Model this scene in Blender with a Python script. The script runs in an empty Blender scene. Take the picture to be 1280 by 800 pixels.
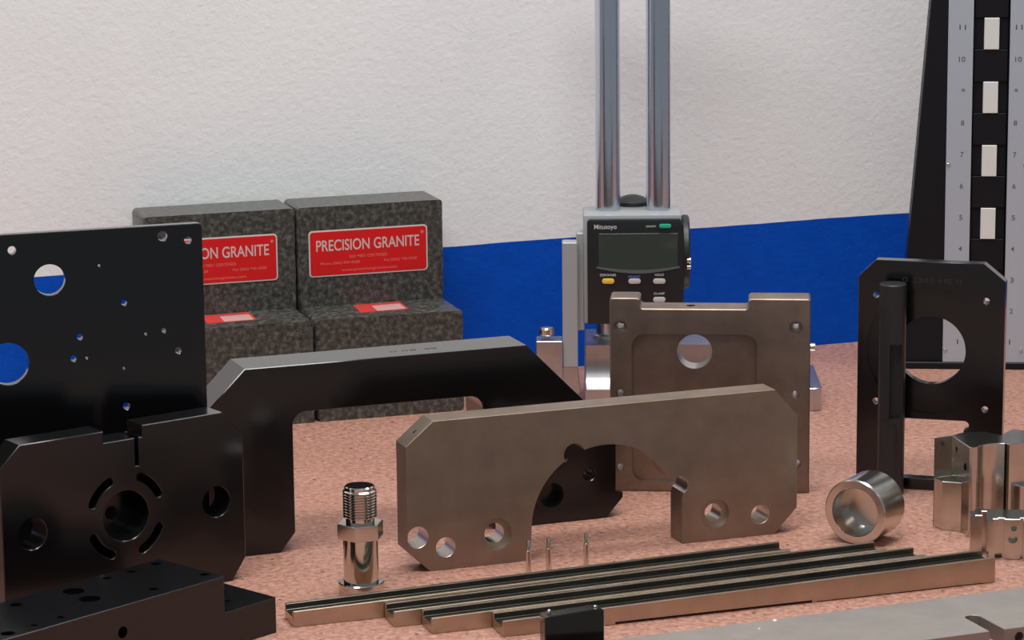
import bpy, bmesh, math, random
from mathutils import Matrix, Vector

random.seed(7)
S = bpy.context.scene
COL = S.collection
MM = 0.001
R = math.radians

# ------------------------------------------------------------------ camera
cam_d = bpy.data.cameras.new('camera')
cam = bpy.data.objects.new('camera', cam_d)
COL.objects.link(cam)
cam_d.sensor_fit = 'HORIZONTAL'
cam_d.sensor_width = 36.0
cam_d.lens = 36.0 * 3900.0 / 1280.0
cam_d.clip_start = 0.05
cam_d.clip_end = 50
_yaw, _pitch, _roll = R(20.0), R(11.5), 0.0102
_fw = Vector((math.sin(_yaw) * math.cos(_pitch), math.cos(_yaw) * math.cos(_pitch), -math.sin(_pitch)))
_rt = Vector((math.cos(_yaw), -math.sin(_yaw), 0))
_up = _rt.cross(_fw)
_r2 = _rt * math.cos(_roll) - _up * math.sin(_roll)
_u2 = _up * math.cos(_roll) + _rt * math.sin(_roll)
cam.matrix_world = Matrix(((_r2.x, _u2.x, -_fw.x, -0.72305),
                           (_r2.y, _u2.y, -_fw.y, -1.98989),
                           (_r2.z, _u2.z, -_fw.z, 0.545),
                           (0, 0, 0, 1)))
S.camera = cam

# ------------------------------------------------------------------ world, lights, exposure
W = bpy.data.worlds.new('world')
S.world = W
W.use_nodes = True
W.node_tree.nodes['Background'].inputs[0].default_value = (0.82, 0.91, 1.0, 1)
W.node_tree.nodes['Background'].inputs[1].default_value = 0.26


def area(name, loc, rot, sx, sy, power, color=(1, 1, 1)):
    d = bpy.data.lights.new(name, 'AREA')
    d.shape = 'RECTANGLE'
    d.size, d.size_y, d.energy, d.color = sx, sy, power, color
    o = bpy.data.objects.new(name, d)
    COL.objects.link(o)
    o.location = loc
    o.rotation_euler = rot
    return o


area('fluorescent_and_fill_light', (-0.55, -0.72, 1.60), (0, 0, 0), 1.20, 0.30, 21.0, (1.0, 0.99, 0.98))
area('fluorescent_and_fill_light', (0.45, -0.12, 1.70), (0, 0, 0), 1.20, 0.30, 16.0, (1.0, 0.99, 0.98))  # added fill lamp: evens the wall, lifts the metal tops
area('fluorescent_and_fill_light', (-0.55, -2.60, 1.75), (0, 0, 0), 1.20, 0.30, 5.0, (1.0, 0.985, 0.965))

S.view_settings.view_transform = 'Standard'
S.view_settings.look = 'None'
S.view_settings.gamma = 1.0
S.view_settings.use_curve_mapping = False
S.view_settings.exposure = 0.0


# ------------------------------------------------------------------ materials
def mat(name):
    m = bpy.data.materials.new(name)
    m.use_nodes = True
    return m, m.node_tree, m.node_tree.nodes['Principled BSDF']


def N(nt, t, **kw):
    n = nt.nodes.new(t)
    for k, v in kw.items():
        setattr(n, k, v)
    return n


def ramp(nt, fac, stops):
    r = N(nt, 'ShaderNodeValToRGB')
    el = r.color_ramp.elements
    while len(el) < len(stops):
        el.new(0.5)
    for e, (p, c) in zip(el, stops):
        e.position = p
        e.color = (*c, 1)
    nt.links.new(fac, r.inputs[0])
    return r.outputs[0]


def coords(nt, scale=(1, 1, 1), kind='Object'):
    tc = N(nt, 'ShaderNodeTexCoord')
    mp = N(nt, 'ShaderNodeMapping')
    mp.inputs['Scale'].default_value = scale
    nt.links.new(tc.outputs[kind], mp.inputs['Vector'])
    return mp.outputs[0]


def noise(nt, vec, scale, detail=4, rough=0.55):
    n = N(nt, 'ShaderNodeTexNoise')
    n.inputs['Scale'].default_value = scale
    n.inputs['Detail'].default_value = detail
    n.inputs['Roughness'].default_value = rough
    nt.links.new(vec, n.inputs['Vector'])
    return n.outputs['Fac']


def bump(nt, b, h, strength, dist):
    n = N(nt, 'ShaderNodeBump')
    n.inputs['Strength'].default_value = strength
    n.inputs['Distance'].default_value = dist
    nt.links.new(h, n.inputs['Height'])
    nt.links.new(n.outputs[0], b.inputs['Normal'])


def plain(name, col, rough=0.5, metal=0.0, ior=1.5, spec=0.5):
    m, nt, b = mat(name)
    b.inputs['Base Color'].default_value = (*col, 1)
    b.inputs['Roughness'].default_value = rough
    b.inputs['Metallic'].default_value = metal
    b.inputs['IOR'].default_value = ior
    b.inputs['Specular IOR Level'].default_value = spec
    v = coords(nt)
    n = noise(nt, v, 350)
    mr = N(nt, 'ShaderNodeMapRange')
    mr.inputs['To Min'].default_value = max(0.02, rough - 0.05)
    mr.inputs['To Max'].default_value = rough + 0.05
    nt.links.new(n, mr.inputs['Value'])
    nt.links.new(mr.outputs[0], b.inputs['Roughness'])
    return m


def metal(name, c0, c1, r0, r1, stretch=(1, 1, 1), scale=60, bstr=0.08):
    """machined metal: mottled tint and roughness, fine machining lines"""
    m, nt, b = mat(name)
    b.inputs['Metallic'].default_value = 1.0
    v = coords(nt)
    n1 = noise(nt, v, scale, 5, 0.6)
    nt.links.new(ramp(nt, n1, [(0.3, c0), (0.7, c1)]), b.inputs['Base Color'])
    v2 = coords(nt, stretch)
    n2 = noise(nt, v2, 900, 3, 0.6)
    mr = N(nt, 'ShaderNodeMapRange')
    mr.inputs['To Min'].default_value = r0
    mr.inputs['To Max'].default_value = r1
    nt.links.new(n2, mr.inputs['Value'])
    nt.links.new(mr.outputs[0], b.inputs['Roughness'])
    bump(nt, b, n2, bstr, 0.0002)
    return m


def mk_wall():
    m, nt, b = mat('wall_paint')
    v = coords(nt, kind='Object')
    sep = N(nt, 'ShaderNodeSeparateXYZ')
    nt.links.new(v, sep.inputs[0])
    wob = noise(nt, v, 9, 2)
    ma = N(nt, 'ShaderNodeMath', operation='MULTIPLY_ADD')
    nt.links.new(wob, ma.inputs[0])
    ma.inputs[1].default_value = -0.003
    nt.links.new(sep.outputs['Z'], ma.inputs[2])
    gt = N(nt, 'ShaderNodeMath', operation='GREATER_THAN')
    nt.links.new(ma.outputs[0], gt.inputs[0])
    gt.inputs[1].default_value = 0.105
    blot = noise(nt, v, 5, 5, 0.6)
    white = ramp(nt, blot, [(0.25, (0.83, 0.825, 0.825)), (0.6, (0.89, 0.885, 0.88))])
    spk = noise(nt, v, 160, 3, 0.7)
    spot = ramp(nt, spk, [(0.23, (0.55, 0.5, 0.47)), (0.30, (1, 1, 1))])
    mu = N(nt, 'ShaderNodeMix', data_type='RGBA', blend_type='MULTIPLY')
    mu.inputs[0].default_value = 1.0
    nt.links.new(white, mu.inputs[6])
    nt.links.new(spot, mu.inputs[7])
    bl = noise(nt, v, 60, 4)
    blue = ramp(nt, bl, [(0.3, (0.0, 0.068, 0.47)), (0.7, (0.0, 0.080, 0.54))])
    mx = N(nt, 'ShaderNodeMix', data_type='RGBA')
    nt.links.new(gt.outputs[0], mx.inputs[0])
    nt.links.new(blue, mx.inputs[6])
    nt.links.new(mu.outputs[2], mx.inputs[7])
    nt.links.new(mx.outputs[2], b.inputs['Base Color'])
    b.inputs['Roughness'].default_value = 0.62
    b.inputs['Specular IOR Level'].default_value = 0.15
    st = noise(nt, v, 210, 5, 0.6)
    bump(nt, b, st, 0.5, 0.0012)
    return m


def mk_pink():
    m, nt, b = mat('pink_granite')
    v = coords(nt)
    n1 = noise(nt, v, 240, 5, 0.68)
    base = ramp(nt, n1, [(0.30, (0.27, 0.115, 0.078)), (0.5, (0.47, 0.232, 0.168)), (0.70, (0.63, 0.395, 0.31))])
    n2 = noise(nt, v, 230, 3, 0.6)
    dark = ramp(nt, n2, [(0.31, (0.26, 0.21, 0.19)), (0.385, (1, 1, 1))])
    mu = N(nt, 'ShaderNodeMix', data_type='RGBA', blend_type='MULTIPLY')
    mu.inputs[0].default_value = 1.0
    nt.links.new(base, mu.inputs[6])
    nt.links.new(dark, mu.inputs[7])
    n3 = noise(nt, v, 14, 3)
    tone = ramp(nt, n3, [(0.3, (0.90, 0.88, 0.87)), (0.7, (1, 1, 1))])
    mu2 = N(nt, 'ShaderNodeMix', data_type='RGBA', blend_type='MULTIPLY')
    mu2.inputs[0].default_value = 1.0
    nt.links.new(mu.outputs[2], mu2.inputs[6])
    nt.links.new(tone, mu2.inputs[7])
    nt.links.new(mu2.outputs[2], b.inputs['Base Color'])
    b.inputs['Roughness'].default_value = 0.5
    b.inputs['Specular IOR Level'].default_value = 0.4
    bump(nt, b, n1, 0.05, 0.0002)
    return m


def mk_blackgranite():
    m, nt, b = mat('black_granite')
    v = coords(nt)
    n1 = noise(nt, v, 250, 4, 0.65)
    base = ramp(nt, n1, [(0.30, (0.013, 0.014, 0.012)), (0.50, (0.060, 0.059, 0.052)), (0.72, (0.17, 0.165, 0.145))])
    nt.links.new(base, b.inputs['Base Color'])
    b.inputs['Roughness'].default_value = 0.32
    bump(nt, b, n1, 0.06, 0.0003)
    return m


M = {}
M['wall'] = mk_wall()
M['pink'] = mk_pink()
M['bgranite'] = mk_blackgranite()


def anodised(name, col, rough):
    m = plain(name, col, rough, 0.0, 1.12, 0.5)
    b = m.node_tree.nodes['Principled BSDF']
    b.inputs['Coat Weight'].default_value = 1.0
    b.inputs['Coat IOR'].default_value = 1.50
    b.inputs['Coat Roughness'].default_value = rough * 0.8
    return m


M['anod'] = anodised('black_anodised', (0.004, 0.004, 0.0045), 0.22)
M['anod2'] = anodised('black_anodised_satin', (0.0045, 0.0045, 0.005), 0.24)
M['shaft'] = plain('black_oxide_shaft', (0.016, 0.016, 0.017), 0.4, 0.0, 1.5)
M['stamp'] = plain('faint_stamping', (0.022, 0.022, 0.022), 0.6)
M['brown'] = metal('machined_steel_tarnished', (0.28, 0.22, 0.172), (0.36, 0.285, 0.226), 0.46, 0.56, (1, 1, 1), 45)
M['brown2'] = metal('machined_steel_milled', (0.23, 0.175, 0.142), (0.35, 0.275, 0.225), 0.40, 0.52, (1, 1, 1), 40)
M['gib'] = metal('ground_steel', (0.42, 0.355, 0.285), (0.56, 0.46, 0.36), 0.24, 0.40, (0.05, 1, 1), 30)
M['gibfloor'] = metal('channel_dark_reflection', (0.13, 0.12, 0.10), (0.20, 0.185, 0.16), 0.22, 0.36, (0.05, 1, 1), 30)  # dark reflection painted into the colour of the channel floors
M['nickel'] = metal('bright_nickel', (0.48, 0.45, 0.40), (0.60, 0.57, 0.52), 0.14, 0.26, (1, 1, 0.2), 50)
M['turned'] = metal('turned_steel', (0.60, 0.565, 0.52), (0.72, 0.685, 0.635), 0.15, 0.27, (1, 1, 1), 60)
M['polished'] = metal('polished_steel', (0.56, 0.53, 0.49), (0.66, 0.63, 0.58), 0.07, 0.15, (1, 1, 1), 60, 0.03)
M['hole'] = metal('bored_steel', (0.62, 0.58, 0.53), (0.74, 0.70, 0.65), 0.28, 0.40, (1, 1, 1), 60)
M['chrome'] = metal('hard_chrome', (0.58, 0.62, 0.70), (0.66, 0.70, 0.77), 0.16, 0.24, (1, 1, 0.1), 20, 0.02)
M['cast'] = metal('satin_chrome_casting', (0.52, 0.52, 0.53), (0.60, 0.60, 0.61), 0.26, 0.38, (1, 1, 1), 60)
M['greyplate'] = metal('satin_flat_steel', (0.33, 0.298, 0.272), (0.39, 0.355, 0.325), 0.55, 0.68, (0.1, 1, 1), 40)
M['scale'] = plain('satin_scale_plate', (0.46, 0.50, 0.56), 0.45, 0.25)
M['scaleblock'] = plain('bright_ground_block', (0.78, 0.78, 0.74), 0.4, 0.1)
M['ink'] = plain('engraved_ink', (0.09, 0.09, 0.10), 0.7)
M['blackpaint'] = plain('black_crinkle_paint', (0.005, 0.005, 0.008), 0.5, 0.0, 1.35)
M['plastic'] = plain('black_plastic', (0.013, 0.015, 0.017), 0.38)
M['greyplastic'] = plain('pale_grey_enamel', (0.40, 0.41, 0.42), 0.42, 0.2)
M['lcd'] = plain('lcd_window', (0.042, 0.055, 0.047), 0.10)
M['lcdrim'] = plain('lcd_lower_bezel', (0.10, 0.115, 0.115), 0.4)
M['yellow'] = plain('yellow_key', (0.85, 0.58, 0.05), 0.45)
M['keygrey'] = plain('grey_key', (0.55, 0.53, 0.49), 0.45)
M['green'] = plain('green_key', (0.02, 0.42, 0.28), 0.45)
M['print'] = plain('white_print', (0.62, 0.62, 0.62), 0.6)
M['printblue'] = plain('blue_print', (0.10, 0.20, 0.62), 0.6)
M['red'] = plain('red_label', (0.68, 0.004, 0.006), 0.5)
M['red2'] = plain('red_sticker', (0.62, 0.045, 0.04), 0.5)
M['lblwhite'] = plain('white_label_border', (0.66, 0.60, 0.57), 0.5)
M['stkprint'] = plain('pale_pink_print', (0.58, 0.33, 0.31), 0.6)
M['lbltext'] = plain('pale_label_print', (0.66, 0.50, 0.47), 0.6)
M['lblpink'] = plain('faded_label_print', (0.72, 0.16, 0.14), 0.6)
M['stand'] = plain('grey_stand_paint', (0.16, 0.17, 0.18), 0.5)
M['floor'] = plain('grey_floor_paint', (0.13, 0.14, 0.16), 0.6)


# ------------------------------------------------------------------ mesh helpers (local units: millimetres)
def finish(me, angle=32):
    bm = bmesh.new()
    bm.from_mesh(me)
    bmesh.ops.remove_doubles(bm, verts=bm.verts, dist=1e-6)
    bmesh.ops.recalc_face_normals(bm, faces=bm.faces)
    bm.to_mesh(me)
    bm.free()
    for p in me.polygons:
        p.use_smooth = True
    me.set_sharp_from_angle(angle=R(angle))
    return me


def link(name, me, m, parent=None, loc=(0, 0, 0), rot=(0, 0, 0)):
    o = bpy.data.objects.new(name, me)
    COL.objects.link(o)
    if m is not None:
        me.materials.clear()
        me.materials.append(m)
    o.parent = parent
    o.location = loc
    o.rotation_euler = rot
    return o


def tag(o, label, cat, group=None):
    o['label'] = label
    o['category'] = cat
    if group:
        o['group'] = group
    return o


def thing(name, label, cat, loc, yaw=0.0, group=None):
    o = bpy.data.objects.new(name, None)
    o.empty_display_size = 0.02
    COL.objects.link(o)
    o.location = loc
    o.rotation_euler = (0, 0, R(yaw))
    return tag(o, label, cat, group)


def arc(cx, cy, r, a0, a1, n=12):
    return [(cx + r * math.cos(R(a0 + (a1 - a0) * i / n)), cy + r * math.sin(R(a0 + (a1 - a0) * i / n))) for i in range(n + 1)]


def circ(cx, cy, r, n=32):
    return arc(cx, cy, r, 0, 360, n)[:-1]


def rrect(x0, y0, x1, y1, r, n=5):
    return (arc(x1 - r, y0 + r, r, -90, 0, n) + arc(x1 - r, y1 - r, r, 0, 90, n)
            + arc(x0 + r, y1 - r, r, 90, 180, n) + arc(x0 + r, y0 + r, r, 180, 270, n))


def prism(loops, depth, bev=0.0, axis='Y', off=0.0, res=0):
    """Extrude filled outline (with holes). axis Y: outline in (x,z), front at y=off going back;
    X: outline in (y,z) extruded from x=off; Z: outline in (x,y) extruded up from z=off."""
    cu = bpy.data.curves.new('tmp', 'CURVE')
    cu.dimensions = '2D'
    cu.fill_mode = 'BOTH'
    for lp in loops:
        sp = cu.splines.new('POLY')
        sp.points.add(len(lp) - 1)
        for p, q in zip(sp.points, lp):
            p.co = (q[0] * MM, q[1] * MM, 0, 1)
        sp.use_cyclic_u = True
    cu.extrude = (depth / 2 - bev) * MM
    cu.bevel_depth = bev * MM
    cu.bevel_resolution = res
    cu.offset = -bev * MM
    ob = bpy.data.objects.new('tmp', cu)
    COL.objects.link(ob)
    dg = bpy.context.evaluated_depsgraph_get()
    me = bpy.data.meshes.new_from_object(ob.evaluated_get(dg))
    bpy.data.objects.remove(ob)
    bpy.data.curves.remove(cu)
    h = depth / 2 * MM
    if axis == 'Y':
        T = Matrix(((1, 0, 0, 0), (0, 0, -1, h + off * MM), (0, 1, 0, 0), (0, 0, 0, 1)))
    elif axis == 'X':
        T = Matrix(((0, 0, 1, h + off * MM), (1, 0, 0, 0), (0, 1, 0, 0), (0, 0, 0, 1)))
    else:
        T = Matrix.Translation((0, 0, h + off * MM))
    me.transform(T)
    return finish(me)


def box(x0, x1, y0, y1, z0, z1, bev=0.0, seg=1):
    bm = bmesh.new()
    bmesh.ops.create_cube(bm, size=1.0)
    for v in bm.verts:
        v.co = Vector(((x0 + x1) / 2 + v.co.x * (x1 - x0), (y0 + y1) / 2 + v.co.y * (y1 - y0), (z0 + z1) / 2 + v.co.z * (z1 - z0))) * MM
    if bev:
        bmesh.ops.bevel(bm, geom=bm.edges[:], offset=bev * MM, segments=seg, profile=0.5, affect='EDGES')
    me = bpy.data.meshes.new('box')
    bm.to_mesh(me)
    bm.free()
    return finish(me)


def lathe(prof, seg=48, axis='Z', at=(0, 0, 0), ang=32):
    """revolve (r,h) profile, axis points, placed at mm position"""
    bm = bmesh.new()
    rings = []
    for r, h in prof:
        if r < 1e-6:
            rings.append([bm.verts.new((0, 0, h * MM))])
        else:
            rings.append([bm.verts.new((r * MM * math.cos(2 * math.pi * i / seg), r * MM * math.sin(2 * math.pi * i / seg), h * MM)) for i in range(seg)])
    for a, b in zip(rings, rings[1:]):
        for i in range(seg):
            j = (i + 1) % seg
            if len(a) == 1 and len(b) == 1:
                continue
            if len(a) == 1:
                bm.faces.new((a[0], b[i], b[j]))
            elif len(b) == 1:
                bm.faces.new((a[i], b[0], a[j]))
            else:
                bm.faces.new((a[i], b[i], b[j], a[j]))
    me = bpy.data.meshes.new('lathe')
    bm.to_mesh(me)
    bm.free()
    if axis == 'Y':      # axis towards +y (away from viewer)
        me.transform(Matrix.Rotation(R(-90), 4, 'X'))
    elif axis == '-Y':
        me.transform(Matrix.Rotation(R(90), 4, 'X'))
    elif axis == 'X':
        me.transform(Matrix.Rotation(R(90), 4, 'Y'))
    me.transform(Matrix.Translation(Vector(at) * MM))
    return finish(me, ang)


def cyl(r, h, seg=40, axis='Z', at=(0, 0, 0), bev=0.3):
    return lathe([(0, 0), (r - bev, 0), (r, bev), (r, h - bev), (r - bev, h), (0, h)], seg, axis, at)


def boolean(me, cutters, op='DIFFERENCE'):
    ob = bpy.data.objects.new('tmp', me)
    COL.objects.link(ob)
    tmp = []
    for c in cutters:
        co = bpy.data.objects.new('tmpc', c)
        COL.objects.link(co)
        tmp.append(co)
        md = ob.modifiers.new('b', 'BOOLEAN')
        md.object = co
        md.operation = op
        md.solver = 'EXACT'
    dg = bpy.context.evaluated_depsgraph_get()
    out = bpy.data.meshes.new_from_object(ob.evaluated_get(dg))
    for t in tmp + [ob]:
        bpy.data.objects.remove(t)
    return finish(out)


def hole(x, z, r, y0=-1, depth=60, seg=28):
    """cutter cylinder along y, in plate coordinates"""
    return lathe([(0, 0), (r, 0), (r, depth), (0, depth)], seg, 'Y', (x, y0, z))


def vhole(x, y, r, z0, z1, seg=24):
    return lathe([(0, 0), (r, 0), (r, z1 - z0), (0, z1 - z0)], seg, 'Z', (x, y, z0))


def text_mesh(s, height, width=None, bold=0.0, align='LEFT', depth=0.05):
    cu = bpy.data.curves.new('txt', 'FONT')
    cu.body = s
    cu.size = 1.0
    cu.align_x = align
    cu.offset = bold
    cu.extrude = 0.0
    ob = bpy.data.objects.new('txt', cu)
    COL.objects.link(ob)
    dg = bpy.context.evaluated_depsgraph_get()
    me = bpy.data.meshes.new_from_object(ob.evaluated_get(dg))
    bpy.data.objects.remove(ob)
    xs = [v.co.x for v in me.vertices]
    ys = [v.co.y for v in me.vertices]
    sx0 = max(xs) - min(xs)
    sy = height / 0.73
    sx = sy if width is None else width / sx0
    x0 = min(xs)
    me.transform(Matrix.Diagonal((sx * MM, sy * MM, 1, 1)) @ Matrix.Translation((-x0, 0, 0)))
    bm = bmesh.new()
    bm.from_mesh(me)
    ex = bmesh.ops.extrude_face_region(bm, geom=bm.faces[:])
    for v in ex['geom']:
        if isinstance(v, bmesh.types.BMVert):
            v.co.z += depth * MM
    bmesh.ops.recalc_face_normals(bm, faces=bm.faces)
    bm.to_mesh(me)
    bm.free()
    me.shade_flat()
    return me


def to_front(me, x, y, z):
    """text in xy plane -> stands in xz plane facing -y, lower-left at (x,y,z) mm"""
    me.transform(Matrix.Translation(Vector((x, y, z)) * MM) @ Matrix.Rotation(R(90), 4, 'X'))
    return me


def merge(*ms):
    bm = bmesh.new()
    for m_ in ms:
        bm.from_mesh(m_)
    me = bpy.data.meshes.new('m')
    bm.to_mesh(me)
    bm.free()
    return me


def keep_smooth(me, angle=32):
    for p in me.polygons:
        p.use_smooth = True
    me.set_sharp_from_angle(angle=R(angle))
    return me


def bright_holes(me, spots, m, tol=0.35):
    """freshly bored walls of the listed round holes (x, z, r in mm) get their own bright metal"""
    me.materials.append(m)
    for p in me.polygons:
        c = p.center / MM
        if abs(p.normal.y) > 0.9:
            continue
        for x, z, r in spots:
            if abs(math.hypot(c.x - x, c.z - z) - r) < tol:
                p.material_index = 1
                break


# ------------------------------------------------------------------ setting
def struct(name, me, m):
    o = link(name, me, m)
    o['kind'] = 'structure'
    return o


WALL_Y = 331.0
struct('wall_back', box(-2200, 2200, WALL_Y, WALL_Y + 120, -900, 1900), M['wall'])
struct('floor', box(-2200, 2200, -3400, WALL_Y, -940, -900), M['floor'])

tb = thing('inspection_table', 'pink granite inspection table that everything stands on, against the wall', 'table', (0, 0, -0.9))
link('granite_slab', box(-1250, 1250, -640, WALL_Y - 0.5, 720, 900, 3), M['pink'], tb)
for x in (-1050, 1050):
    for y in (-520, 180):
        link('leg', box(x - 45, x + 45, y - 45, y + 45, 0, 720, 3), M['stand'], tb)

# ------------------------------------------------------------------ granite angle blocks
GY = -2.5


def granite(x0, x1, label):
    t = thing('granite_step_block', label, 'granite block', (-0.0767, 0.2201, 0), GY, 'granite step blocks by the wall')
    prof = [(0, 0), (98, 0), (98, 156), (52, 156), (52, 78.5), (0, 78.5)]
    cu = prism([prof], x1 - x0, 4.0, 'X', x0, 2)
    link('body', cu, M['bgranite'], t)
    xa = x0 + 8.5
    zb = 101.5
    lab = link('label', prism([rrect(xa, zb, xa + 94.5, zb + 36, 3)], 0.5, 0.1, 'Y', 51.45), M['lblwhite'], t)
    lab['label'] = 'red and white maker label'
    fld = link('red_field', prism([rrect(xa + 1.1, zb + 1.1, xa + 93.4, zb + 34.9, 2.2)], 0.3, 0.05, 'Y', 51.25), M['red'], lab)
    ty = 51.22
    link('lettering', to_front(text_mesh('PRECISION GRANITE', 8.8, 82, 0.012), xa + 5.8, ty, zb + 20.0), M['lbltext'], lab)
    link('lettering', to_front(text_mesh('®', 2.2), xa + 89.2, ty, zb + 29.3), M['lbltext'], lab)
    link('lettering', to_front(text_mesh('ISO 9001 CERTIFIED', 2.3, 30, 0.01), xa + 32, ty, zb + 13.6), M['lblpink'], lab)
    link('lettering', to_front(text_mesh('Phone (562) 404-4228', 2.1, 31, 0.01), xa + 9, ty, zb + 9.3), M['lblpink'], lab)
    link('lettering', to_front(text_mesh('Fax (562) 945-4228', 2.1, 26, 0.01), xa + 59.5, ty, zb + 9.3), M['lblpink'], lab)
    link('lettering', to_front(text_mesh('www.precisiongranite.com', 2.1, 44, 0.01), xa + 25.5, ty, zb + 3.6), M['lblpink'], lab)
    stk = link('sticker', prism([[(x0 + 39.5, 17), (x0 + 78, 19), (x0 + 79, 49), (x0 + 41, 47)]], 0.3, 0, 'Z', 78.45), M['red2'], t)
    stk['label'] = 'small red calibration sticker on the step'
    link('print_panel', prism([[(x0 + 53, 18.5), (x0 + 76, 19.5), (x0 + 76.5, 40), (x0 + 54, 39)]], 0.2, 0, 'Z', 78.7), M['stkprint'], stk)
    return t


granite(1, 117.5, 'black granite step block whose red label shows in full, nearer the height gage')
granite(-118, 0, 'black granite step block half hidden by the black drilled panel')

# ------------------------------------------------------------------ black bridge (arch) plate at the back left
t = thing('bridge_plate', 'large black arched bridge plate in front of the granite blocks', 'machined part', (-0.2254, -0.1195, 0), 0.15)
out = [(-53, 0), (23.4, 0), (33.5, 12.5)] + arc(42.5, 82.5, 9, 180, 90, 6) + arc(153.5, 82.5, 9, 90, 0, 6) + \
      [(162.5, 12.5), (172, 0), (249, 0), (261, 13), (261, 16.5), (256, 18), (256, 59), (193.3, 122.2), (2.7, 122.6), (-60, 60), (-60, 18), (-65, 16.5), (-65, 13)]
me = prism([out, circ(237, 31, 4.2), circ(-41, 31, 4.2)], 34, 0.5, 'Y')
me = boolean(me, [hole(210, 19.5, 8.5, -1, 12), hole(-14, 19.5, 8.5, -1, 12)])
link('body', me, M['anod'], t)
for tx, s_, w_ in ((52, '1 0000005 0', 44), (104, '0 08', 18), (128, '00', 8)):
    me_t = text_mesh(s_, 4.0, w_)
    me_t.transform(Matrix.Translation(Vector((tx, 13, 122.35)) * MM))
    link('stamped_marking', me_t, M['stamp'], t)

# ------------------------------------------------------------------ black drilled panel (far left, thin)
t = thing('drilled_panel', 'thin tall black panel with many round holes at the left edge', 'machined part', (-0.29, -0.131, 0), -3.0)
holes = [(-56.6, 190.8, 9.7), (-84.2, 140.2, 13.2), (-78.8, 210.6, 2.6), (14.1, 213.8, 3.2), (30, 210.3, 2.4), (-11.2, 173.7, 2.0),
         (-39.3, 154, 2.0), (-43.8, 140.7, 2.0), (-35.6, 140.6, 0.9), (13.1, 154.4, 1.5), (21.8, 141, 2.2), (-12, 107.9, 2.2),
         (1.6, 153.1, 0.9), (-25.8, 197.8, 0.8), (-12.7, 132.4, 0.8), (-150, 190, 9.7), (-165, 210.6, 2.6), (-150, 60, 9.7), (10, 60, 2.2)]
outp = rrect(-186, 0, 39, 220.5, 3)
link('body', prism([outp] + [circ(x, z, r, 36 if r > 5 else 16) for x, z, r in holes], 6, 0.4, 'Y'), M['anod'], t)

# ------------------------------------------------------------------ black bored clamp plate (left, thick)
t = thing('bored_clamp_plate', 'thick black plate with a centre bore and four curved slots, left side', 'machined part', (-0.2475, -0.1701, 0), 16.0)
cx, cz = -73.3, 54.0
out = [(-147, 0), (0, 0), (10, 14), (10, 93), (-4.5, 108.6), (-60.5, 108.6), (-60.5, 101.5), (-63.2, 101.5), (-63.2, 84), (-65.7, 84), (-65.7, 101.5), (-87, 101.5), (-87, 108.6), (-143, 108.8), (-156.6, 96), (-156.6, 12)]
loops = [out, circ(-136.8, 53.5, 9.6), circ(-10.0, 52.4, 9.6), circ(cx, cz, 15.5, 40)]
for a in (45, 135, 225, 315):
    ro, ri = 27.5, 22.5
    rm, rr = (ro + ri) / 2, (ro - ri) / 2
    a0, a1 = a - 20, a + 20
    lp = arc(cx, cz, ro, a0, a1, 10)
    e = (cx + rm * math.cos(R(a1)), cz + rm * math.sin(R(a1)))
    lp += arc(e[0], e[1], rr, a1, a1 + 180, 6)[1:-1]
    lp += arc(cx, cz, ri, a1, a0, 10)
    e = (cx + rm * math.cos(R(a0)), cz + rm * math.sin(R(a0)))
    lp += arc(e[0], e[1], rr, a0 + 180, a0 + 360, 6)[1:-1]
    loops.append(lp)
me = prism(loops, 19, 0.5, 'Y')
link('body', me, M['anod2'], t)
link('back_cover', prism([circ(cx, cz, 30, 48), circ(cx, cz - 2, 4, 16)], 3, 0.3, 'Y', 19.0), M['anod2'], t)

# ------------------------------------------------------------------ black stepped base block (front left)
t = thing('stepped_base_block', 'black stepped block lying in the lower left corner, holes in its top', 'machined part', (-0.2517, -0.2849, 0), 27.5)
prof = [(-215, 0), (0, 0), (0, 21.5), (-40.2, 21.5), (-40.2, 43.2), (-215, 43.2)]
me = prism([prof], 57, 0.5, 'Y')
cut = [vhole(-116.6, 42.9, 6.2, 36, 50), vhole(-120.4, 24.2, 6.2, 36, 50), vhole(-155, 47, 3.6, 36, 50), vhole(-154, 9.2, 2.2, 36, 50),
       vhole(-173, 8.4, 2.0, 36, 50), vhole(-192, 7.5, 4.0, 36, 50), vhole(-87, 49, 2.6, 36, 50), vhole(-68.6, 48.5, 2.6, 36, 50),
       vhole(-48.5, 50, 3.0, 36, 50), vhole(-83.8, 11.5, 2.8, 36, 50), vhole(-45, 11.5, 2.8, 36, 50),
       vhole(-12, 33, 2.0, 15, 30), vhole(-24, 16, 1.8, 15, 30), hole(-117.5, 27.7, 3.4, -1, 14)]
me = boolean(me, cut)
link('body', me, M['anod2'], t)

# ------------------------------------------------------------------ brown arched plate (centre)
t = thing('arched_plate', 'upright tarnished steel plate with a wide round arch, centre of the table', 'machined part', (-0.1266, -0.1967, 0), -0.27)
ax, az, ar = 118.5, 20.5, 50.5
out = [(0, 0), (66.8, 0), (68, 20.5)]
p1 = arc(ax, az, ar, 180, 121, 14)          # up the left of the arch
bump1 = arc(97.3, 66.5, 7.2, 215, 20, 12)     # relief circle on the arch
p2 = arc(ax, az, ar, 106, 28, 18)
bump2 = arc(169.5, 39.2, 6.0, 125, -60, 10)
out += p1[1:] + bump1 + p2 + bump2 + [(171.4, 30), (171.4, 0), (236.7, 0), (252.6, 16.5), (252.6, 78), (236.6, 96.6), (3, 96.6), (-15, 81.5), (-15, 14.3)]
loops = [out, circ(-8, 22.9, 6.9), circ(10.3, 14.7, 6.4), circ(44, 19.6, 6.6), circ(194.6, 18, 6.0), circ(226.4, 14.3, 6.3)]
me = prism(loops, 19.5, 0.15, 'Y')
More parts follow.
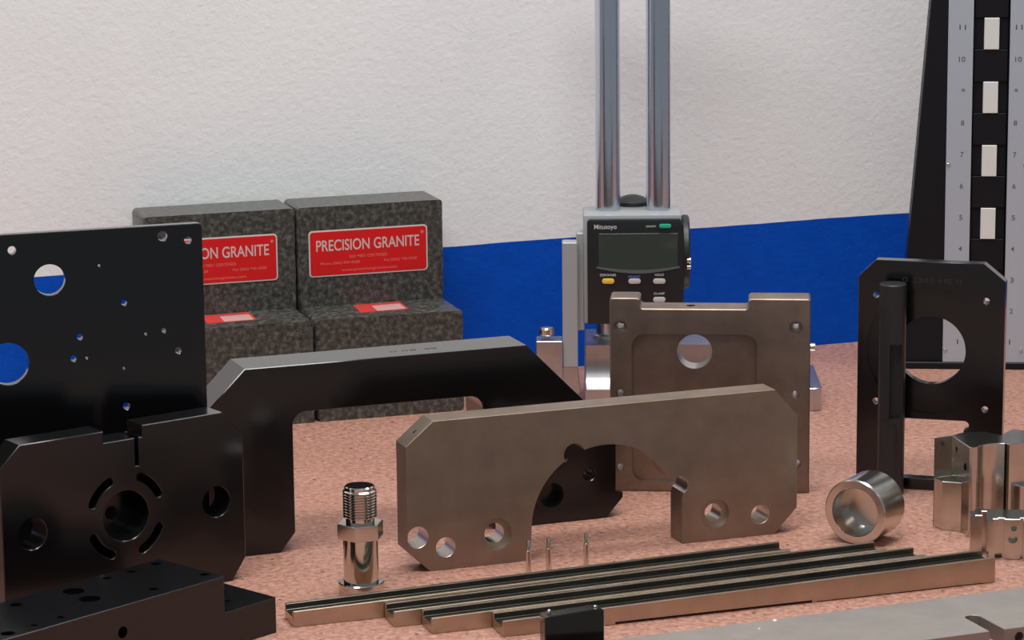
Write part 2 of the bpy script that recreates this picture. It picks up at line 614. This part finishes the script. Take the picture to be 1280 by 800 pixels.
me = boolean(me, [hole(44, 19.6, 10.6, -1, 4.5, 36), hole(194.6, 18, 10.0, -1, 4.5, 36),
                  lathe([(0, 0), (1.4, 0), (1.4, 6), (0, 6)], 12, 'Z', (-6, 9, 84))])
link('body', me, M['brown'], t)
bright_holes(me, [(-8, 22.9, 6.9), (10.3, 14.7, 6.4), (44, 19.6, 6.6), (194.6, 18, 6.0), (226.4, 14.3, 6.3), (44, 19.6, 10.6), (194.6, 18, 10.0), (169.5, 39.2, 6.0)], M['hole'])

# ------------------------------------------------------------------ pocketed plate (behind, right of centre)
t = thing('pocketed_plate', 'square tarnished steel plate with a notched top and round window', 'machined part', (0.056, -0.0557, 0), -25.1)
out = rrect(-4, 0, 132.4, 135.6, 1.5)
out = [(-4, 0), (132.4, 0), (132.4, 133.5)] + arc(130.4, 133.6, 2, 0, 90, 3) + [(92.2, 135.6), (90.3, 134.5), (90.3, 130.6)] + \
      arc(88.0, 130.6, 2.3, 0, -90, 4) + arc(18.8, 130.6, 2.3, 270, 180, 4) + [(16.5, 134.5), (15.0, 135.6)] + arc(-2, 133.6, 2, 90, 180, 3)
hs = [(3.1, 115.5), (122.6, 116), (3.0, 69), (122, 69), (2.8, 16.5), (124, 20.8)]
loops = [out, circ(53.8, 98, 12.0, 40)] + [circ(x, z, 2.2, 16) for x, z in hs]
me = prism(loops, 23, 0.7, 'Y')
cut = [hole(x, z, 4.6, -1, 7, 24) for x, z in hs[:2]] + [hole(x, z, 3.0, -1, 4, 20) for x, z in hs[2:]]
cut.append(prism([rrect(11, 7, 96.2, 110.8, 9)], 6.0, 0, 'Y', -2.6))
cut.append(vhole(51, 12, 3.2, 120, 140))
me = boolean(me, cut)
link('body', me, M['brown2'], t)
bright_holes(me, [(53.8, 98, 12.0)] + [(x, z, 4.6) for x, z in hs[:2]] + [(x, z, 3.0) for x, z in hs[2:]] + [(x, z, 2.2) for x, z in hs], M['hole'])

# ------------------------------------------------------------------ black flange plate with bore (right)
t = thing('bored_flange_plate', 'upright black plate with a large round bore and clipped corners, at right', 'machined part', (0.2405, -0.1251, 0), -36)
out = [(-32.3, 0), (67.6, 0), (67.6, 147.8), (53, 159.5), (-20.4, 159.5), (-32.3, 147.8)]
win = [(-5, 8), (41.2, 8), (41.2, 43.5)] + arc(41.5, 46.8, 3.3, -80, 90, 8) + [(-5, 50)]
loops = [out, win, circ(17.7, 98, 23.6, 56)] + [circ(x, z, 2.3, 16) for x, z in ((-20, 135.4), (55, 134), (55.4, 59), (-19.2, 61))]
me = prism(loops, 10, 0.4, 'Y')
me = boolean(me, [hole(17.7, 98, 43.8, -1, 3.4, 72)])
link('body', me, M['anod'], t)
tt = text_mesh('0 2305 HE 0', 3.4, 40, 0.0)
link('stamped_marking', to_front(tt, -2, -0.05, 145.0), M['stamp'], t)

t = thing('stepped_shaft', 'upright black shaft with a flat cut, standing before the bored black plate', 'shaft', (0.2268, -0.1335, 0), -28)
me = lathe([(0, 0), (8.6, 0), (9.2, 0.6), (9.2, 146.0), (8.6, 146.6), (0, 146.6)], 48)
me = boolean(me, [box(-1.5, 6.5, -20, -1.5, 54, 106, 0), box(-20, 20, -20, -7.9, 50, 54)])
link('body', me, M['shaft'], t)

# ------------------------------------------------------------------ nickel forked bracket (right edge)
t = thing('forked_bracket', 'tall bright nickel forked bracket at the right edge before the black plate', 'machined part', (0.2144, -0.2205, 0), 0)
up_ = [(0, 0.6), (13.2, 1.2), (8.6, -31.5)] + [(9.5, -33), (12, -33.0)] + arc(25.0, -44, 16, 132, 54, 10) + \
      [(35.2, -28.4), (35.6, -35.2), (46.5, -35), (58, -35), (58, -28)] + [(66, -24), (66, -6), (58, 2), (43, -10), (38.5, 4), (22, 6), (14, 2.2)]
me_u = prism([up_], 60, 0.3, 'Z', 0)
me_u = boolean(me_u, [lathe([(0, 0), (1.6, 0), (1.6, 30), (0, 30)], 14, 'X', (-5, -8, 53)), lathe([(0, 0), (2.6, 0), (2.6, 30), (0, 30)], 16, 'X', (-3, -24, 45))])
link('body', me_u, M['nickel'], t)
link('lower_post', prism([[(0.2, 0.3), (0.6, -10.5), (3.4, -12.5), (10.3, -18.5), (12.9, 0.9)]], 33, 0.3, 'Z', 0), M['nickel'], t)
link('lower_post', prism([[(40, -34.9), (41, -41), (52, -41), (54, -34.9)]], 33, 0.3, 'Z', 0), M['nickel'], t)

t = thing('slotted_bracket', 'small bright nickel slotted bracket behind the end of the nearest gib', 'machined part', (0.2034, -0.2909, 0), -27)
out = [(0, 0), (7.4, 0), (7.4, 11), (10.2, 11), (10.2, -7.5), (17.4, -7.5), (17.4, -5), (21, -5), (21, -8), (31, -8), (31, -4), (33, -4), (33, -10), (50, -10), (50, 16), (0, 16)]
me = prism([out], 26.5, 0.4, 'Z')
me = boolean(me, [hole(27, 20.5, 1.9, -12, 10, 18), hole(26.5, 13.5, 2.9, -12, 10, 20), box(5, 11.5, -12, 6, -1, 5), box(15.4, 20, -12, 0, -1, 3.5),
                  box(-1, 3, -20, 30, 25, 40), box(9, 14, -20, 9, 24.5, 40)])
link('body', me, M['nickel'], t)

# ------------------------------------------------------------------ turned cup
t = thing('turned_cup', 'bright turned steel cup lying on its side, open end to the front', 'machined part', (0.1467, -0.2410, 0.0), -52)
link('body', lathe([(0, 22.5), (14.6, 20.5), (15.3, 12), (15.6, 1.2), (16.2, 0), (20.6, 0), (21.5, 0.9), (21.5, 29.2), (20.6, 30), (0, 30)], 72, 'Y', (0, 0, 21.5)), M['turned'], t)

# ------------------------------------------------------------------ threaded stud
t = thing('threaded_stud', 'polished steel stud with threaded top and hexagon collar', 'stud', (-0.1814, -0.2270, 0), 12)
link('base_flange', lathe([(0, 0), (13.6, 0), (14.0, 0.5), (14.0, 7.6), (13.5, 8.2), (10.8, 8.2)], 48), M['polished'], t)
link('shank', lathe([(10.7, 8.0), (10.7, 36.2)], 48), M['polished'], t)
hx = [(14.6 * math.cos(R(60 * i - 12)), 14.6 * math.sin(R(60 * i - 12))) for i in range(6)]
link('hexagon_collar', prism([hx], 9.6, 0.5, 'Z', 36), M['polished'], t)
pr = [(0, 45.5), (8.8, 45.5), (8.8, 48.6)]
z = 48.6
while z < 66.0:
    pr += [(10.4, z + 0.75), (10.4, z + 1.0), (9.35, z + 1.75)]
    z += 1.75
pr += [(9.3, 68.0), (8.6, 68.6), (0, 68.6)]
link('threaded_end', lathe(pr, 48, ang=20), M['polished'], t)

# ------------------------------------------------------------------ three dowel pins
for k, (x, y, lab) in enumerate(((-0.0741, -0.23275, 'thin steel dowel pin leftmost of three behind the gibs'),
                                 (-0.06065, -0.23244, 'thin steel dowel pin in the middle of three behind the gibs'),
                                 (-0.03495, -0.23124, 'thin steel dowel pin standing apart, rightmost of three behind the gibs'))):
    t = thing('dowel_pin', lab, 'pin', (x, y, 0), 0, 'dowel pins behind the gibs')
    link('shank', lathe([(0, 0), (1.75, 0), (1.75, 17.2), (1.3, 17.9), (1.3, 17.9)], 20), M['turned'], t)
    link('tip', lathe([(1.3, 17.8), (1.25, 23.6), (0.9, 24.2), (0, 24.2)], 20), M['turned'], t)

# ------------------------------------------------------------------ four tapered gibs
L = 320.0


def gib_mesh():
    """tapered strip: open channel along the top, relief under the front"""
    hl, hr = 9.7, 15.9
    xs = [0, L]
    sec = lambda h: [(0, 0), (19.7, 0), (19.7, h), (16.9, h), (16.9, h - 3.6), (2.2, h - 3.6), (2.2, h), (0, h)]
    bm = bmesh.new()
    a = [bm.verts.new((0, y * MM, z * MM)) for y, z in sec(hl)]
    b = [bm.verts.new((L * MM, y * MM, z * MM)) for y, z in sec(hr)]
    bm.faces.new(a[::-1])
    bm.faces.new(b)
    for i in range(8):
        j = (i + 1) % 8
        bm.faces.new((a[i], a[j], b[j], b[i]))
    bmesh.ops.recalc_face_normals(bm, faces=bm.faces)
    bmesh.ops.bevel(bm, geom=bm.edges[:], offset=0.25 * MM, segments=1, affect='EDGES')
    me = bpy.data.meshes.new('gib')
    bm.to_mesh(me)
    bm.free()
    finish(me)
    me = boolean(me, [box(70, 197, -2, 16, -1, 1.7), box(200, 312, -2, 4, -1, 0.7)])
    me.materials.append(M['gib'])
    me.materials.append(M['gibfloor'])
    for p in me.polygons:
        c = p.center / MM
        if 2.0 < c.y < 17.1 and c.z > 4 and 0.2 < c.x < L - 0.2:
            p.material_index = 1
    return me


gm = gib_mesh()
gib0 = (-0.1314, -0.3437)
gy = R(-1.31)
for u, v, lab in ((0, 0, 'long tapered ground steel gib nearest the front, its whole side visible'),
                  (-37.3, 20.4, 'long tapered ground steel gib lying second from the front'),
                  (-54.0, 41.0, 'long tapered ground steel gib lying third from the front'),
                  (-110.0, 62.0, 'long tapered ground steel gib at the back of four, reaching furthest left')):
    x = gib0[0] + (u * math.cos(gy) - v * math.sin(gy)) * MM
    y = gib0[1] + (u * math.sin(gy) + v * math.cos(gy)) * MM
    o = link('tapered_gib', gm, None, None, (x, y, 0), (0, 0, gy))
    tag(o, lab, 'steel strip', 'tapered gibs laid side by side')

# ------------------------------------------------------------------ small black block in front, bottom edge
t = thing('notched_black_block', 'small black block cut off by the bottom edge, before the gibs', 'machined part', (-0.1225, -0.3895, 0), -4)
link('body', prism([[(0, 0), (34.6, 0), (35.6, 4), (35.6, 24.6), (34.6, 25.4), (30, 26.0), (8, 24.6), (3, 24.6), (0, 24.0)]], 10, 0.5, 'Y'), M['anod'], t)
for x in (4.2, 31.8):
    link('pin', lathe([(0, 24), (1.3, 24), (1.3, 26.4), (0.8, 27.0), (0, 27.0)], 14, 'Z', (x, 5, 0)), M['turned'], t)  # added steel tips imitating the glints on the block's top corners

# ------------------------------------------------------------------ flat slotted plate lower right
t = thing('slotted_flat_plate', 'flat satin grey steel plate lying in the lower right corner, slotted edge', 'machined part', (-0.0792, -0.4016, 0), 1.13)
slot = [(199, -69.5), (199, -45)] + arc(203.8, -42.5, 4.9, 170, 10, 8) + [(208.6, -45), (208.6, -69.5)]
out = [(-60, -69.5)] + slot + [(300, -69.5), (300, 0), (-60, 0)]
me = prism([out], 10, 0.3, 'Z')
me = boolean(me, [hole(218.5, 4.2, 3.0, -75, 12, 20)])
link('body', me, M['greyplate'], t)
for x, y, r in ((94.4, -3.6, 1.4), (78.8, -15.0, 0.9)):
    link('glint_dot', lathe([(0, 9.8), (r, 9.8), (r * 0.95, 10.4), (r * 0.6, 10.9), (0, 11.1)], 16, 'Z', (x, y, 0)), M['scaleblock'], t)  # pale domes stand in for bright glints on the plate top

# ------------------------------------------------------------------ digital height gage
t = thing('height_gage', 'digital height gage with twin chrome columns in front of the wall', 'height gage', (0.1729, 0.1987, 0), -21)
bp = [(-43, 0), (43, 0), (43, 18), (40, 20)] + [(31 + 9 * (1 - math.sin(R(a))), 20 + 20 * (1 - math.cos(R(a)))) for a in range(15, 90, 15)] + \
     [(31, 40), (31, 50), (-31, 50), (-31, 40)] + [(-31 - 9 * (1 - math.sin(R(a))), 20 + 20 * (1 - math.cos(R(a)))) for a in range(75, 0, -15)] + [(-40, 20), (-43, 18)]
base = prism([bp], 172, 1.0, 'X', -37.5)
bo = link('base', base, M['cast'], t)
link('foot', prism([rrect(128, -43, 143, 43, 6)], 18, 0.6, 'Z', 0), M['cast'], bo)
link('clamp_screw', cyl(3.2, 5, 20, 'X', (134, -24, 46)), M['turned'], bo)
for x in (-18.8, 19.7):
    c = link('column', cyl(9.5, 345, 48, 'Z', (x, 0, 50), 0.5), M['chrome'], t)
    link('collar', lathe([(9.6, 50), (12.2, 50), (12.2, 52.5), (11.6, 53.2), (9.6, 53.2)], 40, 'Z', (x, 0, 0)), M['cast'], c)
link('top_bridge', box(-36, 37, -16, 16, 394, 412, 2, 2), M['cast'], t)
link('slider_body', box(-38, 36.5, -26, 15, 66, 150, 1.5, 2), M['greyplastic'], t)
fp = [(-35, 66.5), (37, 66.5), (38.2, 70), (38.2, 142), (35.6, 147.3), (-33.5, 147.3), (-35.2, 145.5)]
face = link('face_panel', prism([fp], 5, 0.7, 'Y', -31, 1), M['plastic'], t)
lcd = [(-26.5, 110.5)] + [(-26.5 + 60 * i / 12, 110.5 - 2.4 * math.sin(math.pi * i / 12)) for i in range(1, 12)] + [(33.5, 110.5), (33.5, 136.5), (-26.5, 136.5)]
link('display_window', prism([lcd], 1.0, 0.1, 'Y', -31.4), M['lcd'], face)
rim = [(-28 + 63 * i / 14, 111.0 - 2.8 * math.sin(math.pi * i / 14)) for i in range(15)] + [(35 - 63 * i / 14, 109.8 - 4.2 * math.sin(math.pi * i / 14)) for i in range(15)]
link('display_bezel', prism([rim], 1.2, 0.05, 'Y', -31.6), M['lcdrim'], face)


def pill(x, z, m, w=9.4, h=4.0):
    o = link('key', prism([rrect(x - w / 2, z - h / 2, x + w / 2, z + h / 2, h / 2 - 0.01, 6)], 1.6, 0.4, 'Y', -32.3, 1), m, face)
    return o


pill(-19.4, 100, M['yellow'])['label'] = 'yellow key'
pill(0.7, 99.8, M['keygrey'])
pill(19.5, 99.7, M['keygrey'])
pill(19.5, 85.4, M['keygrey'])
pill(24.0, 142.2, M['green'], 9.2, 3.2)['label'] = 'green power key'
FY = -31.02
link('logo', to_front(text_mesh('Mitutoyo', 3.6, 17.0, 0.008), -29.8, FY, 140.2), M['print'], face)
link('key_lettering', to_front(text_mesh('ON/OFF', 1.5, 7.6, 0.01), 9.4, FY, 141.2), M['print'], face)
link('key_lettering', to_front(text_mesh('ZERO/ABS', 1.8, 12.4, 0.01), -25.8, FY, 103.8), M['print'], face)
link('key_lettering', to_front(text_mesh('PRESET', 1.6, 9.4, 0.01), -4.0, FY, 102.4), M['printblue'], face)
link('key_lettering', to_front(text_mesh('HOLD', 1.7, 6.8, 0.01), 16.2, FY, 103.8), M['print'], face)
link('key_lettering', to_front(text_mesh('CLAMP', 1.7, 8.2, 0.01), 15.4, FY, 89.2), M['print'], face)
wh = link('feed_wheel', lathe([(0, 0), (27, 0), (28.5, 1.5), (28.5, 5), (27, 6.2), (8, 6.6), (0, 6.6)], 40, 'X', (37, -2, 117)), M['plastic'], t)
link('crank_pin', merge(cyl(2.4, 3.2, 16, 'X', (40.5, -29, 115)), cyl(1.8, 3.2, 16, 'X', (40.5, -29, 110))), M['turned'], wh)
link('clamp_knob', lathe([(0, 150), (13, 150), (13, 153), (9, 156), (4, 157.6), (0, 157.8)], 32, 'Z', (0.5, 22, 0)), M['plastic'], t)
link('knob_bracket', box(-10, 11, 14, 30, 120, 150, 1), M['plastic'], t)
link('jaw_mount', box(-43.5, -37.5, -24, -8, 60, 136, 0.8), M['greyplastic'], t)
jaw = link('measuring_jaw', box(-54.3, -42.7, -32, -18, 33, 130, 0.7), M['greyplastic'], t)
cl = link('scriber_clamp', box(-74.6, -54.6, -36, -16, 14, 54.4, 0.5), M['cast'], t)
link('thumb_knob', lathe([(0, 54), (1.5, 54), (1.5, 57.2), (5.2, 57.4), (5.8, 58.2), (5.8, 62.2), (5.0, 63.4), (0, 63.8)], 28, 'Z', (-66.4, -26, 0)), M['turned'], cl)
link('scriber', prism([[(-54.4, 12), (-43, 10), (-41, 14), (-43, 33), (-54.4, 33)]], 9, 0.3, 'Y', -30), M['cast'], t)

# ------------------------------------------------------------------ height master with inch scales
t = thing('scale_height_master', 'tall black tapered height master with two silver inch scales, right edge', 'height gage', (0.4459, 0.2058, 0), -25)
link('base_plate', box(-42, 111, -1.5, 75, 0, 5.8, 0.8), M['blackpaint'], t)
link('tapered_body', prism([[(-36, 5.5), (105, 5.5), (79, 335), (-11, 335)], rrect(20.2, 5.8, 48.0, 334.5, 0.5)], 34, 0.8, 'Y', 1.5), M['blackpaint'], t)
link('back_plate', box(18, 50, 30, 35.6, 5.6, 334, 0.3), M['blackpaint'], t)
for k, (u0, u1, ta) in enumerate(((0, 19.7, 0), (48.5, 68.2, 1))):
    s_ = link('scale_plate', box(u0, u1, 0, 1.9, 5.8, 334, 0.15), M['scale'], t)
    for n in range(1, 14):
        zc = 22.6 + 25.4 * (n - 1)
        w = 2.6 if n < 10 else 5.2
        x0 = (13.8 - w) if ta == 0 else 52.8
        if n == 1:
            w = 1.0
        link('numeral', to_front(text_mesh(str(n), 4.2, w, 0.01), x0, -0.03, zc - 2.1), M['ink'], s_)
    rx = (2.0, 63.8)[k]
    for rz in (15.4, 166.5, 318):
        link('rivet', lathe([(0, 0), (1.7, 0), (1.5, 0.6), (0.8, 1.0), (0, 1.1)], 16, '-Y', (rx if k == 0 else 62.5, 0.05, rz)), M['turned'], s_)
# stacked steps between the scales
for i in range(13):
    z0 = 4.3 + 25.4 * i + (1.6 if i == 0 else 0)
    z1 = 4.3 + 25.4 * (i + 1)
    if i % 2 == 0:
        b_ = link('gauge_block', box(28.4, 40.2, 3, 28, z0 + 0.2, z1 - 0.2, 0.3), M['scaleblock'], t)
        link('guide_cheek', box(20.6, 28.2, 7, 28, z0 + 0.2, z1 - 0.2, 0.2), M['blackpaint'], t)
        link('guide_cheek', box(40.4, 47.6, 7, 28, z0 + 0.2, z1 - 0.2, 0.2), M['blackpaint'], t)
    else:
        link('spacer_block', box(20.8, 47.4, 4.5, 28, z0, z1, 0.3), M['blackpaint'], t)
